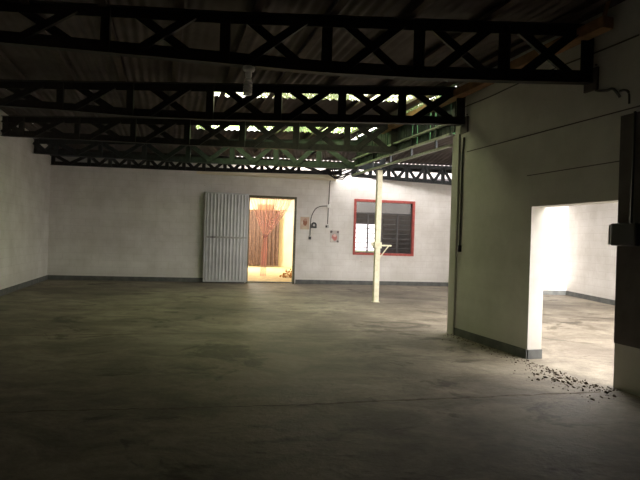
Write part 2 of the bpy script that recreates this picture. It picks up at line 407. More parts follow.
def smooth_profile(pts):
    def f(x):
        if x <= pts[0][0]: return pts[0][1]
        for (a, za), (b, zb) in zip(pts, pts[1:]):
            if x <= b: return za+(zb-za)*(x-a)/(b-a)
        return pts[-1][1]
    return f
def build_truss(a, b, post_px, ymid, bot_px, step, label, **kw):
    """a, b: two plan points; post_px where posts show; bot_px: (x, y) on the lower edge"""
    left = to_left(a, b); d = (b-left).normalized(); left = left + d*.03
    L_ = (b-left).length; line = (left, b)
    def s_(px, py): w = on(line, px, py); return (V((w.x, w.y, 0))-left).dot(d), w.z
    posts = [s_(x, ymid)[0] for x in post_px]
    while posts[0]-step > .3: posts.insert(0, posts[0]-step)
    prof = sorted(s_(x, y) for x, y in bot_px)
    z0 = prof[0][1]
    pr = smooth_profile([(0, z0)] + prof)
    print(label[:30], 'len', round(L_, 2), 'posts', [round(x, 2) for x in posts], 'prof', [(round(x, 2), round(z, 2)) for x, z in prof])
    return truss(left, b, posts, pr, label, **kw), line, s_
e1 = on(part, 593, 60); e2 = on(part, 466, 105); e3 = on(part, 398, 140)
for e in (e1, e2, e3): e.z = 0
off = V((-pd.y, pd.x, 0))*-.02
e1 = e1+off*-1 if (e1+off*-1).x < e1.x else e1+off
e2 = e2+off*-1 if (e2+off*-1).x < e2.x else e2+off
t1 = build_truss(plan_at(0, 30, 5.6), e1, [105, 225, 327, 419, 504], 45, [(3, 43), (160, 59), (240, 66), (300, 72.5), (440, 80.5), (585, 83.5)], 1.25,
                 'nearest black cross-braced roof truss, spanning the whole top of the room', top=((0, 3.88), (.25, 3.865), (.5, 3.815), (1, 3.80)), wb=.14)
t2 = build_truss(plan_at(0, 95, 8.3), e2, [60, 130, 210, 278, 342, 402], 105, [(3, 105.5), (150, 118), (205, 120), (340, 122.5), (460, 125)], 1.2,
                 'second black cross-braced roof truss from the camera, ending on the end of the partition', top=3.785, w=.125)
t3 = build_truss(plan_at(0, 125, 10.75), e3, [77, 133, 187, 242, 296, 347], 140, [(3, 136), (180, 145), (340, 151.5), (395, 153.5)], 1.2,
                 'third black cross-braced roof truss from the camera, just in front of the cream post', top=3.755, w=.13)
pole_base = G(375.5, 302)
t4L = plan_at(26, 147, 13.25)
t4 = build_truss(t4L, pole_base + V((.12, -.1, 0)), [56, 100, 144, 188, 232, 276, 319], 157, [(26, 153.5), (200, 163), (330, 168), (375, 170)], 1.1,
                 'fourth roof truss, grey-green, resting on the cream steel post', top=3.745, w=.13, m='truss_lit', style='W')
gl_end = meet((part_a, part_a-pd), back_line)
t5 = build_truss(plan_at(54, 160, 15.1), plan_at(342, 168, 15.75), [89, 110, 129, 148, 167, 184, 204, 225, 243, 262, 281, 299], 163, [(54, 165), (200, 171), (330, 174.5)], 1.0,
                 'farthest and smallest black roof truss, just in front of the back wall', style='W', top=3.735, w=.11)
# right bay truss
rp, rq = plan_at(352, 170, 15.4), plan_at(500, 160, 15.75)
L6 = (rq-rp).length
truss(rp, rq, [.55*k for k in range(0, int(L6/.55)+1)], smooth_profile([(0, 3.30), (L6*.7, 3.17), (L6, 3.08)]),
      'roof truss of the right bay, grey from painted-in daylight, above the red window', style='W', m='truss_lit', top=3.735, w=.11)
for (X0, d0, X1, d1, lab) in ((-7.85, FL0, .7, FL1, 'long dark board added under the roof edge to hide the daylight gap behind the farthest truss, left of the post'),
                              (.72, FR0, 4.8, FR1, 'dark board added under the roof edge to hide the daylight gap behind the right bay truss, above the window')):
    p_ = V((X0, yback(X0)-d0, 0)); q_ = V((X1, yback(X1)-d1, 0))
    bm = bmesh.new(); box(bm, 0, (q_-p_).length, .0, .04, 3.585, 3.812)
    o = link('gap_screen_board', bm, M['truss']); o.location = p_; o.rotation_euler = (0, 0, angle(q_-p_)); tag(o, lab, 'board')  # boards added to screen the bright roof gap from view
# wall bracket plates where the trusses meet the partition
for e, z, lab in ((e1, 3.12, 'dark bearing plate under the end of the nearest truss on the partition'), (e2, 3.12, 'dark bearing plate under the end of the second truss on the partition end')):
    bm = bmesh.new(); box(bm, -.09, .09, -.03, .0, -.02, .22, .004)
    for sx in (-.06, .06):
        lathe(bm, [(.012, .24), (.012, .252)], 6, (sx, -.015))
    o = link('bearing_plate', bm, M['board']); o.location = (e.x, e.y, z); o.rotation_euler = (0, 0, angle(pd)); tag(o, lab, 'bracket')
    w = meet((e, e+V((-pd.y, pd.x, 0))), part); o.location = (w.x, w.y, z)

# ------------------------------------------------------------------ girder, clerestory and timber on the partition line
g0 = part_a + pd*.4; g1 = gl_end + pd*.35
gv = (g1-g0); gL = gv.length
_n = V((pd.y, -pd.x, 0)).normalized(); _n = _n if _n.x < 0 else -_n
root = empty('longitudinal_girder', (part_a.x+_n.x*.06, part_a.y+_n.y*.06, 0), angle(gl_end-part_a), 'long steel girder of two thin rails running from the partition end to the cream post', 'girder')
gl = 4.3
for z, w in ((3.13, .035), (2.95, .035), (3.32, .03)):
    bm = bmesh.new(); box(bm, .02, gl, -.03, .03, z-w/2, z+w/2); link('rail', bm, M['rail'], root)
nv = 5
for k in range(nv):
    x = .5+(gl-.8)*k/(nv-1)
    bm = bmesh.new(); box(bm, x-.02, x+.02, -.03, .0, 2.95, 3.32); link('strut', bm, M['truss_lit'], root)
bm = bmesh.new(); n = 150; x0, x1 = -.03, 4.2
prev = None
for i in range(n+1):
    x = x0+(x1-x0)*i/n; y = -.03+.02*math.sin(i*math.pi/3)
    cur = (bm.verts.new((x, y, 3.16)), bm.verts.new((x, y, 3.892-drop(part_a.y+x*.95))))
    if prev: bm.faces.new((prev[0], cur[0], cur[1], prev[1]))
    prev = cur
sh = bm; o = empty('corrugated_sheet', (0, 0, 0)); link('sheet', sh, M['clerestory'], o, True)
bm = bmesh.new(); x = .0; rs = random.Random(5)
while x < 4.15:
    ww = rs.uniform(.05, .13); box(bm, x, x+ww, .0, .018, 3.16, 3.82); x += ww+rs.choice([.012, .02, .03, .05])
link('upright_slats', bm, M['truss_lit'], o)
o.location = (part_a.x, part_a.y, 0); o.rotation_euler = (0, 0, angle(gl_end-part_a))
tag(o, 'green translucent corrugated sheet behind dark upright slats above the long girder', 'sheet')
# timber plate up under the roof
tb0 = on(part, 596, 8); tb0.z = 0
a = part_a + pd*3.0 + V((-.12, -.035, 0)); b = part_a - pd*2.6 + V((-.12, -.035, 0))
bm = bmesh.new(); box(bm, 0, (b-a).length, -.07, .07, 0, .12, .006)
o = link('timber_plate', bm, M['timber']); o.location = (a.x, a.y, 3.70); o.rotation_euler = (0, math.atan(.008), angle(b-a))
bm2 = None
tag(o, 'orange-brown timber plate along the partition, just under the roof', 'beam')
o.location.z = 3.65
# short brown rafter end beside the first truss
w0 = on(part, 600, 27); w1 = on(part, 606, 2)
a = V((w0.x-.07, w0.y-.20, w0.z)); bm = bmesh.new(); tube(bm, [(0, 0, 0), (.012, -.08, .2), (.02, -.16, .40)], .022, 8)
o = link('timber_brace', bm, M['timber']); o.location = a; tag(o, 'short orange-brown timber brace above the right end of the nearest truss', 'brace')

# string course and wire along the partition
a = on(part, 466, 148); 
bm = bmesh.new(); box(bm, .35, lenp-.1, -.009, -.0005, 2.795, 2.806)
box(bm, sj-.1, lenp-.1, -.007, -.0005, 2.288, 2.297)
o = link('trim_partition', bm, M['board']); o.location = (part_a.x, part_a.y, 0); o.rotation_euler = (0, 0, angle(pd)); struct(o)
def on_part(s, z, d=.02):
    q = part_a + pd*s; n = V((pd.y, -pd.x, 0)); n = n if n.x < 0 else -n
    return V((q.x+n.x*d, q.y+n.y*d, z))
def cable(name, pts, r, label, m='cable', cat='cable'):
    bm = bmesh.new(); p0 = V(pts[0]); 
    # Catmull-Rom smoothing
    P = [V(p) for p in pts]; out = []
    for i in range(len(P)-1):
        a, b, c, d = P[max(i-1, 0)], P[i], P[i+1], P[min(i+2, len(P)-1)]
        for k in range(6):
            t = k/6; out.append(.5*((2*b)+(c-a)*t+(2*a-5*b+4*c-d)*t*t+(3*b-a-3*c+d)*t**3))
    out.append(P[-1])
    tube(bm, [p-p0 for p in out], r, 6); o = link(name, bm, M[m], smooth=True); o.location = p0
    return tag(o, label, cat)
def pp(px, py, d=.02):
    w = on(part, px, py); s = (V((w.x, w.y, 0))-part_a).dot(pd); return on_part(s, w.z, d)
cable('wall_cable', [pp(460, 109, .012), pp(490, 97, .012), pp(516, 85, .012), pp(545, 73, .012), pp(575, 61, .012), pp(606, 49, .012), pp(640, 35, .012)], .008,
      'thin straight cable along the upper face of the partition')
cable('lighting_cable', [pp(597, 90, .02), pp(600, 91, .015), pp(608, 90.5, .015), pp(614, 89, .015), pp(619, 94, .015), pp(621, 97, .015)], .014,
      'loose dark cable sagging from the nearest truss end down the partition')
cable('panel_cable', [pp(622, 91.5, .03), pp(627, 90.5, .03), pp(631, 93, .03), pp(631.5, 104, .03)], .012, 'short dark cable hooking down into the top of the dark wall board')

# dark board on the pier, and the box on it
w0 = pp(623, 103); w1 = pp(613.5, 346)
sA = sp-.0; bm = bmesh.new(); box(bm, .02, 1.7, -.035, -.001, .46, 2.74, .004)
o = link('wall_board', bm, M['board']); b_ = part_a+pd*(sA); o.location = (b_.x, b_.y, 0); o.rotation_euler = (0, 0, angle(pd))
tag(o, 'tall dark brown board covering the pier at the right edge', 'board')
root = empty('switch_box', (0, 0, 0), 0, 'black electrical box with a pale lid edge, fixed on the dark board beside the opening', 'electrical box')
wz = on(part, 626, 235)
root.location = (b_.x, b_.y, wz.z); root.rotation_euler = (0, 0, angle(pd))
bm = bmesh.new(); box(bm, .0, .30, -.11, -.0355, -.11, .115, .02); link('box_body', bm, M['black'], root)
bm = bmesh.new()
box(bm, -.03, -.001, -.10, -.03, -.10, .105, .012); link('lid', bm, M['white'], root, smooth=False)
bm = bmesh.new(); tube(bm, [(.2, -.06, .11), (.2, -.055, .5), (.2, -.052, 1.2)], .012); link('conduit', bm, M['black'], root)

# conduit with switch on the partition end
root = empty('wall_conduit', (0, 0, 0), 0, 'slim dark conduit with a small switch running down the partition end', 'conduit')
c0 = pp(463.5, 138, .015); c1 = pp(460.5, 246, .015); root.location = (c1.x, c1.y, 0)
bm = bmesh.new(); tube(bm, [(0, 0, c1.z), (0, 0, c0.z-.25), (.01, -.02, c0.z)], .013); link('pipe', bm, M['cable'], root)
bm = bmesh.new(); box(bm, -.03, .03, -.025, .02, c1.z-.09, c1.z+.01, .006); link('switch', bm, M['black'], root)
# plaster pilaster at the partition end
bm = bmesh.new(); box(bm, -.02, .16, -.03, -.0, 0, 3.1, .008)
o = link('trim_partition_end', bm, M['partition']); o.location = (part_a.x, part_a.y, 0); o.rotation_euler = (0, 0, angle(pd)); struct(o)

bm = bmesh.new(); rs = random.Random(3); c = plan_at(338, 172, 15.6)
for k in range(9):
    z = 3.30+rs.uniform(0, .35); pts = [(rs.uniform(-.5, -.2), rs.uniform(-.08, .08), z+.1), (-.1, rs.uniform(-.06, .06), z-.12), (.15, rs.uniform(-.06, .06), z-.1+rs.uniform(-.05, .1)), (rs.uniform(.4, .8), rs.uniform(-.06, .06), z+.12)]
    tube(bm, pts, .018, 6)
o = link('cable_bundle', bm, M['black'], smooth=True); o.location = (c.x, c.y, 0); tag(o, 'tangled bundle of dark cables at the right end of the farthest truss', 'cables')

# ------------------------------------------------------------------ cream post
root = empty('steel_post', pole_base, angle(bd), 'cream square steel post standing on the floor in front of the red window', 'post')
ph = on((pole_base, pole_base+bd), 379, 169).z
bm = bmesh.new(); box(bm, -.06, .06, -.06, .06, .012, ph, .01); link('shaft', bm, M['cream'], root)
bm = bmesh.new(); box(bm, -.08, .08, -.08, .08, .001, .012, .002); link('base_plate', bm, M['cream'], root)
bm = bmesh.new(); box(bm, -.10, .10, -.10, .10, ph, ph+.012, .002); link('cap_plate', bm, M['cream'], root)
hz = 1.4-.10
br = bmesh.new(); bx = br; box(bx, .07, .34, -.02, .02, hz, hz+.035, .004)
link('bracket_arm', br, M['cream'], root)
bm = bmesh.new(); tube(bm, [(.07, 0, hz-.26), (.27, 0, hz+.005)], .014); link('bracket_strut', bm, M['cream'], root)
bm = bmesh.new(); box(bm, -.085, .085, -.085, .085, hz-.05, hz+.09, .006); box(bm, -.14, -.085, -.03, .03, hz+.0, hz+.09, .006); link('clamp', bm, M['cream'], root)

# ------------------------------------------------------------------ lamp under the nearest truss
root3, line1, s1_ = t1
lp = on(line1, 249, 69)
root = empty('ceiling_lamp', lp, 0, 'white coil lamp bulb in a white holder hanging under the nearest truss', 'lamp')
bm = bmesh.new(); lathe(bm, [(.03, .03), (.062, .025), (.066, .0), (.058, -.022), (.035, -.03)], 24); link('ceiling_rose', bm, M['white'], root, True)
bm = bmesh.new(); lathe(bm, [(.03, -.03), (.036, -.05), (.034, -.085), (.028, -.095)], 20); link('lamp_holder', bm, M['white'], root, True)
bulb = bmesh.new(); lathe(bulb, [(.026, -.095), (.036, -.105), (.038, -.135), (.030, -.145)], 20)
bo = link('bulb_base', bulb, M['white'], root, True)
bm = bmesh.new(); pts = []
for i in range(121):
    t = i/120; a = t*2*math.pi*4.5; r = .036; pts.append((r*math.cos(a), r*math.sin(a), -.15-.125*t))
tube(bm, pts, .0145, 8); link('bulb_coil', bm, M['tube'], root, True)
root.rotation_euler = (.03, .04, 0)

# ------------------------------------------------------------------ back wall things
ba = angle(bd); bp0 = back_line[0]
def bw(px, py, d=.0):
    w = on(back_line, px, py); return V((w.x, w.y, w.z)) + V((bd.y, -bd.x, 0))*d
def bobj(name, bm, m, px, py, label, cat, d=0, parent=None):
    o = link(name, bm, m); o.location = bw(px, py, d); o.rotation_euler = (0, 0, ba); return tag(o, label, cat)
cable('wall_cable', [bw(336, 172, .05), bw(331, 179, .015), bw(329.7, 184, .015), bw(329.2, 195, .015), bw(328.6, 205, .015)], .014, 'dark cable coming down the back wall from the truss to the white junction box', 'cable')
cable('wall_cable', [bw(327, 206, .015), bw(320, 206.5, .015), bw(315, 209.5, .015), bw(311.3, 217, .015), bw(310.4, 225, .015), bw(309.9, 236, .015)], .012, 'dark cable curving left from the white junction box to the small switch', 'cable')
cable('wall_cable', [bw(328.2, 208, .015), bw(327.9, 216, .015), bw(327.5, 224, .015)], .012, 'short dark cable dropping straight from the white junction box to the socket', 'cable')
bm = bmesh.new(); box(bm, -.05, .05, -.03, 0, -.05, .05, .01); 
bobj('junction_box', bm, M['white'], 328.7, 206, 'small white junction box where the cables fork on the back wall', 'junction box', .001)
bm = bmesh.new(); box(bm, -.04, .04, -.03, 0, -.045, .045, .008); bobj('wall_switch', bm, M['black'], 309.8, 238, 'small dark switch below the left poster, at the end of the curved cable', 'switch', .001)
root = empty('wall_socket', bw(327, 226.5, .001), ba, 'small grey socket at the end of the straight cable on the back wall', 'socket')
bm = bmesh.new(); box(bm, -.055, .055, -.025, 0, -.045, .045, .008); link('socket_plate', bm, M['grey'], root)
bm = bmesh.new(); box(bm, -.045, .0, -.035, -.026, -.03, .03, .004); link('socket_hole', bm, M['black'], root)
# bell: dark domed ring with pale centre
root = empty('wall_bell', bw(313.8, 225, .002), ba, 'dark arched wall bell with a pale centre, right of the left poster', 'bell')
bm = bmesh.new(); n = 20
def arch(r, z0, N_=16): return [(r*math.cos(math.pi*k/N_), r*math.sin(math.pi*k/N_)) for k in range(N_+1)] + [(-r, z0), (r, z0)]
def prism(bm, pts, y0, y1):
    a = [bm.verts.new((x, y0, z)) for x, z in pts]; b = [bm.verts.new((x, y1, z)) for x, z in pts]
    bm.faces.new(a); bm.faces.new(b[::-1])
    for i in range(len(pts)): bm.faces.new((a[i], a[(i+1) % len(pts)], b[(i+1) % len(pts)], b[i]))
prism(bm, arch(.09, -.10), -.04, 0); bmesh.ops.bevel(bm, geom=bm.edges[:], offset=.008, segments=2, affect='EDGES')
link('bell_body', bm, M['black'], root)
bm = bmesh.new(); prism(bm, arch(.035, -.04), -.048, -.041); link('bell_centre', bm, M['grey'], root)
# posters: generic pictures, colour patches as procedural paint
def picture_mat(name, base, blobs):
    m = mat(name, base, .7); nt = m.node_tree; b = nt.nodes['Principled BSDF']; L = nt.links
    tc = N(nt, 'ShaderNodeTexCoord'); cur = None
    no = N(nt, 'ShaderNodeTexNoise'); no.inputs['Scale'].default_value = 14; no.inputs['Detail'].default_value = 4
    L.new(tc.outputs['Object'], no.inputs['Vector'])
    rgb = N(nt, 'ShaderNodeRGB'); rgb.outputs[0].default_value = (*base, 1); cur = rgb.outputs[0]
    for (x, z, r, sx, col) in blobs:
        mp = N(nt, 'ShaderNodeMapping'); mp.inputs['Location'].default_value = (-x*sx, 0, -z); mp.inputs['Scale'].default_value = (sx, 0, 1)
        L.new(tc.outputs['Object'], mp.inputs['Vector'])
        ln = N(nt, 'ShaderNodeVectorMath', operation='LENGTH'); L.new(mp.outputs[0], ln.inputs[0])
        ad = N(nt, 'ShaderNodeMath', operation='MULTIPLY_ADD'); L.new(no.outputs['Fac'], ad.inputs[0]); ad.inputs[1].default_value = .06; L.new(ln.outputs['Value'], ad.inputs[2])
        mr = N(nt, 'ShaderNodeMapRange'); mr.inputs['From Min'].default_value = r+.02; mr.inputs['From Max'].default_value = r+.045; mr.inputs['To Min'].default_value = 1; mr.inputs['To Max'].default_value = 0
        L.new(ad.outputs[0], mr.inputs['Value'])
        mx = N(nt, 'ShaderNodeMix', data_type='RGBA'); L.new(mr.outputs[0], mx.inputs[0]); L.new(cur, mx.inputs[6]); mx.inputs[7].default_value = (*col, 1); cur = mx.outputs[2]
    L.new(cur, b.inputs['Base Color']); return m
pm1 = picture_mat('faded_brown_picture', (.66, .5, .38), [(.0, .02, .10, 1.5, (.38, .16, .10)), (.01, .10, .045, 1, (.55, .33, .25)), (-.09, .0, .05, 2, (.75, .66, .56)), (0, -.16, .05, .6, (.7, .6, .45))])
pm2 = picture_mat('pink_figure_picture', (.55, .5, .48), [(-.11, .15, .04, 1, (.12, .1, .1)), (.11, .15, .03, 1, (.12, .1, .1)), (.11, -.15, .03, 1, (.12, .1, .1)), (0, -.03, .10, 1.2, (.6, .22, .2)), (.01, .03, .045, 1, (.8, .6, .55)), (-.08, -.12, .05, 1, (.7, .65, .6))])
bm = bmesh.new(); box(bm, -.15, .13, -.006, 0, -.20, .19); bobj('poster', bm, pm1, 305, 223, 'faded brown poster nearest the doorway on the back wall', 'poster', .002)
bm = bmesh.new(); box(bm, -.145, .145, -.006, 0, -.19, .19); bobj('poster', bm, pm2, 334.4, 236.5, 'small poster with a pink figure and dark corners, nearest the red window', 'poster', .002)
for i, (px, py, r) in enumerate(((340, 178, .02), (337, 197, .025), (306, 195, .02), (166, 270, .03), (50, 184, .035))):
    pass

# ------------------------------------------------------------------ window
root = empty('window_1', (bp0.x, bp0.y, 0), ba); struct(root)
bm = bmesh.new(); t = .055
for (a_, b_, c_, d_) in ((sw0-t*.4, sw0+t, wz0-t*.4, wz1+t*.4), (sw1-t, sw1+t*.4, wz0-t*.4, wz1+t*.4), (sw0+t, sw1-t, wz0-t*.4, wz0+t), (sw0+t, sw1-t, wz1-t, wz1+t*.4)):
    box(bm, a_, b_, -.02, .06, c_, d_)
link('window_frame', bm, M['red'], root)
def wx(px, py=230): return s_on(back_line, px, py)[0]
def wz_(px, py): return s_on(back_line, px, py)[1]
tz = wz_(380, 213.5)
bm = bmesh.new(); box(bm, sw0+t, sw1-t, .06, .10, tz-.02, tz+.02)
cols = [sw0+t, wx(368.3), wx(382), wx(398), sw1-t]
for c in cols[1:4]: box(bm, c-.022, c+.022, .06, .10, wz0+t, tz-.02)
box(bm, cols[0], cols[0]+.02, .06, .1, wz0+t, wz1-t); box(bm, cols[4]-.02, cols[4], .06, .1, wz0+t, wz1-t)
link('mullion', bm, M['dark'], root)
bm = bmesh.new(); dz = .155; z = wz0+t+.01
while z+dz < tz:
    for a_, b_ in zip(cols, cols[1:]):
        vs = [bm.verts.new(p) for p in ((a_+.022, .10, z), (b_-.022, .10, z), (b_-.022, .075, z+dz-.004), (a_+.022, .075, z+dz-.004))]
        bm.faces.new(vs)
    z += dz
for a_, b_ in ((cols[0], cols[4]),):
    bm.faces.new([bm.verts.new(p) for p in ((a_+.02, .08, tz+.02), (b_-.02, .08, tz+.02), (b_-.02, .08, wz1-t), (a_+.02, .08, wz1-t))])
link('louvre_panes', bm, M['glass'], root)
bm = bmesh.new(); z = wz0+t+.01
while z+dz < tz+.05:
    for a_, b_ in zip(cols, cols[1:]): box(bm, a_+.022, b_-.022, .068, .076, z-.014, z+.009)
    z += dz
link('louvre_clip', bm, M['dark'], root)
# the room behind it
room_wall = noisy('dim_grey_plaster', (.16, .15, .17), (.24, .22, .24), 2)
wY = 20.6
oa, ob = plan_at(353, 240, wY), plan_at(376, 240, wY)
wl = V((.55, wY, 0)); wr = V((6.4, wY, 0))
uz1 = EYE + ray(362, 224)[1]*wY; uz0 = EYE + ray(362, 255)[1]*wY
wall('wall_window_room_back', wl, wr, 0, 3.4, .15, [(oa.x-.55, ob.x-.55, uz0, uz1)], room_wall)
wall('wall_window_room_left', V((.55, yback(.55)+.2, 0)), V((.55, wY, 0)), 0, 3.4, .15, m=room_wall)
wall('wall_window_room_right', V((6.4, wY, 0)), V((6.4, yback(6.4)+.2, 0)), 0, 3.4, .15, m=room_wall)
bm = bmesh.new(); box(bm, .4, 6.55, yback(.4)+.205, wY+.15, 3.4, 3.5); struct(link('ceiling_window_room', bm, room_wall))
struct(link('floor_window_room', (lambda b: (box(b, .4, 6.55, 18.2, 20.8, -.1, 0), b)[1])(bmesh.new()), M['floor']))
# grey cupboard seen through the right-hand louvres
root = empty('storage_cupboard', (plan_at(391, 240, 19.6).x, 19.6, 0), 0, 'brownish cupboard seen dimly through the louvres of the red window', 'cupboard')
mm = noisy('mauve_brown_paint', (.32, .25, .25), (.42, .33, .33), 4)
bm = bmesh.new(); box(bm, -.32, .3, 0, .5, .02, 2.45, .01); link('cupboard_body', bm, mm, root)
for sx in (-1, 1):
    bm = bmesh.new(); box(bm, -.3 if sx < 0 else .005, -.005 if sx < 0 else .28, -.02, 0, .1, 2.38, .004); link('cupboard_door', bm, mm, root)

# ------------------------------------------------------------------ doorway and its steel leaf
root = empty('door_1', (bp0.x, bp0.y, 0), ba); struct(root)
bm = bmesh.new()
box(bm, sd0-.03, sd0+.035, -.012, .2, 0, zt+.03); box(bm, sd1-.035, sd1+.03, -.012, .2, 0, zt+.03); box(bm, sd0+.035, sd1-.035, -.012, .2, zt-.035, zt+.03)
link('door_frame', bm, M['door_frame'], root)
hinge = bp0 + bd*(sd0-.0) + V((bd.y, -bd.x, 0))*.045
lw = on((hinge, hinge-bd+V((bd.y, -bd.x, 0))*.14), 204, 240); ld = V((lw.x, lw.y, 0))-hinge
W_ = ld.length; z_top = zt+.0; zb = .03
root = empty('door_2', hinge, angle(ld), None, None); struct(root)
bm = bmesh.new(); fr = .045
zt2 = zt+.055
for r_ in ((0, fr, zb, zt2), (W_-fr, W_, zb, zt2), (fr, W_-fr, zb, zb+fr), (fr, W_-fr, zt2-fr, zt2)): box(bm, r_[0], r_[1], -.02, .02, r_[2], r_[3])
link('leaf_frame', bm, M['door'], root)
mid = zb+(zt2-zb)*.50
bm = bmesh.new(); box(bm, fr, W_-fr, -.02, .045, mid-.025, mid+.025); link('mid_rail', bm, M['rail'], root)
for (za, zb_) in ((zb+fr, mid-.03), (mid+.03, zt2-fr)):
    bm = bmesh.new(); x = fr; prev = None; k = 0; ys = [.0, .0, .016, .016]
    xs = []; step = (W_-2*fr)/12
    for i in range(12):
        b0 = fr+i*step
        xs += [(b0, -.010), (b0+step*.45, -.010), (b0+step*.58, .018), (b0+step*.87, .018)]
    xs.append((W_-fr, -.008))
    for (xx, yy) in xs:
        cur = (bm.verts.new((xx, yy, za)), bm.verts.new((xx, yy, zb_)))
        if prev: bm.faces.new((prev[0], cur[0], cur[1], prev[1]))
        prev = cur
    link('leaf_panel', bm, M['door'], root)
bm = bmesh.new(); tube(bm, [(W_-.33, .055, mid+.0), (W_-.1, .055, mid+.0)], .01); box(bm, W_-.26, W_-.22, .046, .07, mid-.025, mid+.025); link('bolt', bm, M['dark'], root)

# room behind the doorway
RX0, RX1, RY = -5.6, .35, 25.6
yb = lambda X: yback(X)+.2
wall('wall_door_room_back', V((RX0, RY, 0)), V((RX1, RY, 0)), 0, 3.3, .15, m=M['warm_wall'])
wall('wall_door_room_left', V((RX0, yb(RX0), 0)), V((RX0, RY, 0)), 0, 3.3, .15, m=M['warm_wall'])
rwx0 = plan_at(287, 240, RY-.2).x
wall('wall_door_room_right', V((RX1, RY, 0)), V((RX1, yb(RX1), 0)), 0, 3.3, .12, m=M['warm_wall'])
bm = bmesh.new(); box(bm, RX0-.15, RX1+.1, yb(RX0)+.1, RY+.15, 3.3, 3.4)
struct(link('ceiling_door_room', bm, M['warm_wall']))
bm = bmesh.new(); n = 1
vs = [bm.verts.new(p) for p in ((RX0, yb(RX0)-.2, .012), (RX1, yb(RX1)-.2, .012), (RX1, RY, .012), (RX0, RY, .012))]; bm.faces.new(vs)
vs2 = [bm.verts.new((v.co.x, v.co.y, -.1)) for v in vs]; bm.faces.new(vs2)
for i in range(4): bm.faces.new((vs[i], vs[(i+1) % 4], vs2[(i+1) % 4], vs2[i]))
struct(link('floor_door_room', bm, M['warm_floor']))
# brown curtain on the far wall
def cloth(bm, x0, x1, z0, z1, folds, amp, y=0, nx=90, nz=10, flare=0):
    g = []
    for j in range(nz+1):
        row = []
        for i in range(nx+1):
            s = i/nx; t = j/nz
            row.append(bm.verts.new((x0+(x1-x0)*s+flare*(s-.5)*(1-t), y+amp*math.sin(s*folds*2*math.pi+.4*math.sin(5*s))*(1.2-.4*t), z0+(z1-z0)*t)))
        g.append(row)
    for j in range(nz):
        for i in range(nx): bm.faces.new((g[j][i], g[j][i+1], g[j+1][i+1], g[j+1][i]))
cx0, cx1 = plan_at(236, 240, RY-.3).x, plan_at(279, 240, RY-.3).x
cz = EYE+ray(262, 210.5)[1]*(RY-.3)
root = empty('brown_curtain', ((cx0+cx1)/2, RY-.3, 0), 0, 'long dark brown curtain on the far wall behind the pink lace curtain', 'curtain')
hw = (cx1-cx0)/2
bm = bmesh.new(); cloth(bm, -hw, hw, .08, cz, 11, .045); so = link('curtain_cloth', bm, M['brown_cloth'], root, True)
bm = bmesh.new(); tube(bm, [(-hw-.1, 0, cz+.02), (hw+.35, 0, cz+.02)], .022); link('curtain_rod', bm, M['timber'], root)
# box on the wall above
bx_, bz_ = plan_at(264.5, 240, RY), EYE+ray(264.5, 206.5)[1]*RY
bm = bmesh.new(); box(bm, -.37, .37, -.16, 0, -.14, .14, .02); 
root = empty('wall_box', (bx_.x, RY-.002, bz_-.05), 0, 'brown box high on the far wall above the brown curtain', 'wall box'); link('box_body', bm, noisy('tan_board', (.42, .28, .16), (.5, .34, .2), 5), root)
bm = bmesh.new(); 
for k in range(4): box(bm, -.32, .32, -.168, -.1605, -.10+k*.055, -.07+k*.055)
link('grille', bm, M['timber'], root)
# rubble heap by the right jamb
bm = bmesh.new(); rc = V((plan_at(290, 270, 19).x+.05, 19.0, 0))
for k in range(220):
    a = random.random()*6.28; r = random.random()**.6*.42; s = random.uniform(.012, .04); h = max(0, (.42-r))*random.random()*1.1
    mtx = Matrix.Translation((r*math.cos(a), r*math.sin(a), .012+s*.5+h)) @ Matrix.Rotation(random.random()*3, 4, V((random.random(), random.random(), 1)))@Matrix.Diagonal((s, s*random.uniform(.6, 1.2), s*random.uniform(.5, .9), 1))
    bmesh.ops.create_icosphere(bm, subdivisions=1, radius=1, matrix=mtx)
o = link('rubble_heap', bm, noisy('rusty_orange_rubble', (.4, .16, .05), (.62, .34, .14), 20)); o.location = rc
tag(o, 'small orange heap of rubble beside the right side of the doorway', 'rubble', kind='stuff')

